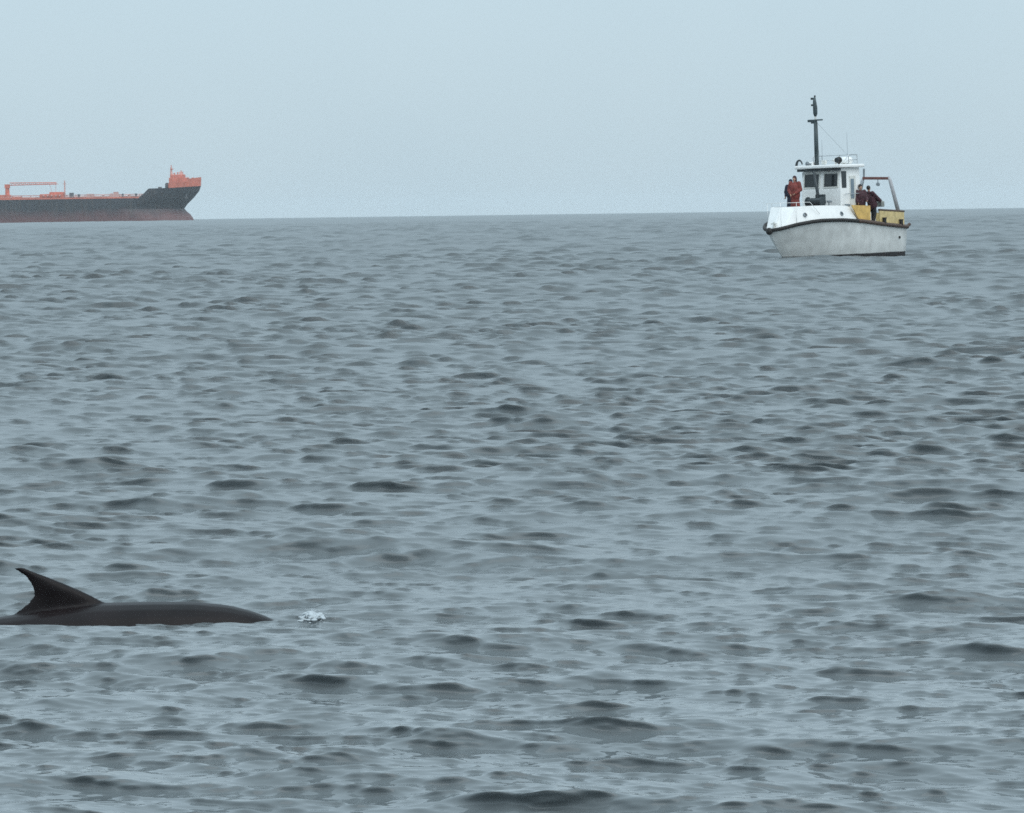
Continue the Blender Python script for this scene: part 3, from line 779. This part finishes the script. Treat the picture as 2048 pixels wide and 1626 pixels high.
# ------------------------------------------------------------------ the dolphin
def dolphin():
    mb = MB()
    sp = [(-1.22, -.40, .025, .045), (-1.0, -.32, .045, .085), (-.7, -.205, .09, .135), (-.4, -.165, .15, .175), (-.05, -.152, .20, .205), (.25, -.14, .23, .235),
          (.55, -.122, .25, .25), (.85, -.120, .25, .25), (1.10, -.115, .235, .240), (1.30, -.113, .205, .215), (1.45, -.118, .17, .180),
          (1.57, -.132, .13, .145), (1.66, -.155, .085, .095), (1.72, -.175, .055, .060), (1.84, -.195, .042, .042), (1.90, -.20, .015, .015)]
    xs = np.array([q[0] for q in sp])
    fine = np.linspace(xs[0], xs[-1], 60); rings = []
    for x in fine:
        z, a, b = (float(np.interp(x, xs, [q[i] for q in sp])) for i in (1, 2, 3))
        rings.append([(x, a * math.cos(t), z + b * math.sin(t)) for t in np.linspace(0, 2 * math.pi, 24, endpoint=False)])
    mb.loft(rings)
    # dorsal fin: leading / trailing edge by height, aerofoil section
    lv = [(-.06, .72, -.16), (.0, .69, -.08), (.04, .665, .0), (.08, .635, .055), (.13, .575, .122), (.17, .500, .158), (.21, .420, .160), (.25, .330, .143), (.285, .248, .120), (.31, .182, .088), (.332, .132, .054), (.342, .108, .048), (.347, .085, .056)]
    rr = []
    for z, le, te in lv:
        c = le - te; th_ = .030 * min(1, c / .25) + .004; sec = []
        for k in range(16):
            a = 2 * math.pi * k / 16; u = .5 + .5 * math.cos(a)
            sec.append((te + c * u, th_ * math.sin(a) * (.35 + .65 * math.sqrt(u + .01)) * 1.3, z))
        rr.append(sec)
    mb.loft(rr)
    # flippers and flukes (under water)
    for sg in (1, -1):
        r2 = []
        for f, ch, sw in ((0, .17, 0), (.3, .16, -.04), (.6, .12, -.10), (.85, .07, -.17), (1, .02, -.22)):
            y = sg * (.17 + .26 * f); z = -.26 - .18 * f; x0 = 1.12 + sw
            r2.append([(x0 + ch * (.5 * math.cos(a)), y, z + .022 * math.sin(a) * (1 - .6 * f)) for a in np.linspace(0, 2 * math.pi, 10, endpoint=False)])
        mb.loft(r2)
        r3 = []
        for f, ch, sw in ((0, .22, 0), (.3, .20, -.03), (.65, .13, -.10), (.9, .06, -.17), (1, .015, -.2)):
            r3.append([(-1.20 + sw + ch * .5 * math.cos(a), sg * .30 * f, -.405 + .022 * math.sin(a) * (1 - .6 * f)) for a in np.linspace(0, 2 * math.pi, 10, endpoint=False)])
        mb.loft(r3)
    m = mat('wet_dark_grey_skin', (0.011, 0.0080, 0.0085), .36, spec=.14, noise=.25, scale=5, bump=.08)
    o = remesh(mb, 'dolphin', m, None, .010, 5)
    o.location = DOL + Vector((0, 0, .0)); o.rotation_euler = (R(2), 0, R(1.5))
    tag(o, 'dark grey dolphin surfacing with curved dorsal fin above the water', 'dolphin')
    return o
dolphin()

# little white splash in front of its head
sp_m = mat('white_foam', (0.40, 0.44, 0.46), .6, noise=.12, scale=20, bump=.3)
spl = MB()
for k in range(190):
    a, d = random.uniform(0, 6.28), abs(random.gauss(0, .5))
    x = 1.80 + .062 * d * math.cos(a); y = .22 * d * math.sin(a)
    hgt = .050 * math.exp(-2.0 * d * d) * (.75 + .35 * math.sin(47 * x + 1))
    r_ = random.uniform(.005, .012)
    spl.ball((x, y, random.random() ** .8 * hgt), (r_ * 1.6, r_ * 1.3, r_ * .8), 7, 5)
for k in range(170):                                # stray drops and flecks
    a, d = random.uniform(0, 6.28), abs(random.gauss(0, 1))
    r_ = random.uniform(.002, .0045)
    spl.ball((1.80 + .075 * d * math.cos(a), .25 * d * math.sin(a), random.random() ** 2 * .05 * math.exp(-d) + .003), (r_ * 1.6, r_ * 1.3, r_), 5, 4)
so = remesh(spl, 'foam_splash', sp_m, None, .0032, 3)
so.location = DOL + Vector((0, -.05, .03))
tag(so, 'small patch of white foam just ahead of the dolphin', 'foam', kind='stuff')

# ------------------------------------------------------------------ haze
hz = bpy.data.materials.new('pale_sea_haze'); hz.use_nodes = True
hn, hl = hz.node_tree.nodes, hz.node_tree.links
hn.clear()
pv = hn.new('ShaderNodeVolumePrincipled')
pv.inputs['Color'].default_value = (0.86, 0.93, 0.97, 1)
pv.inputs['Density'].default_value = 0.00005
ho = hn.new('ShaderNodeOutputMaterial'); hl.new(pv.outputs[0], ho.inputs['Volume'])
hb_ = MB().box((0, 4300, 11.5), (24000, 10600, 51)).build('haze', hz)
tag(hb_, kind='stuff')
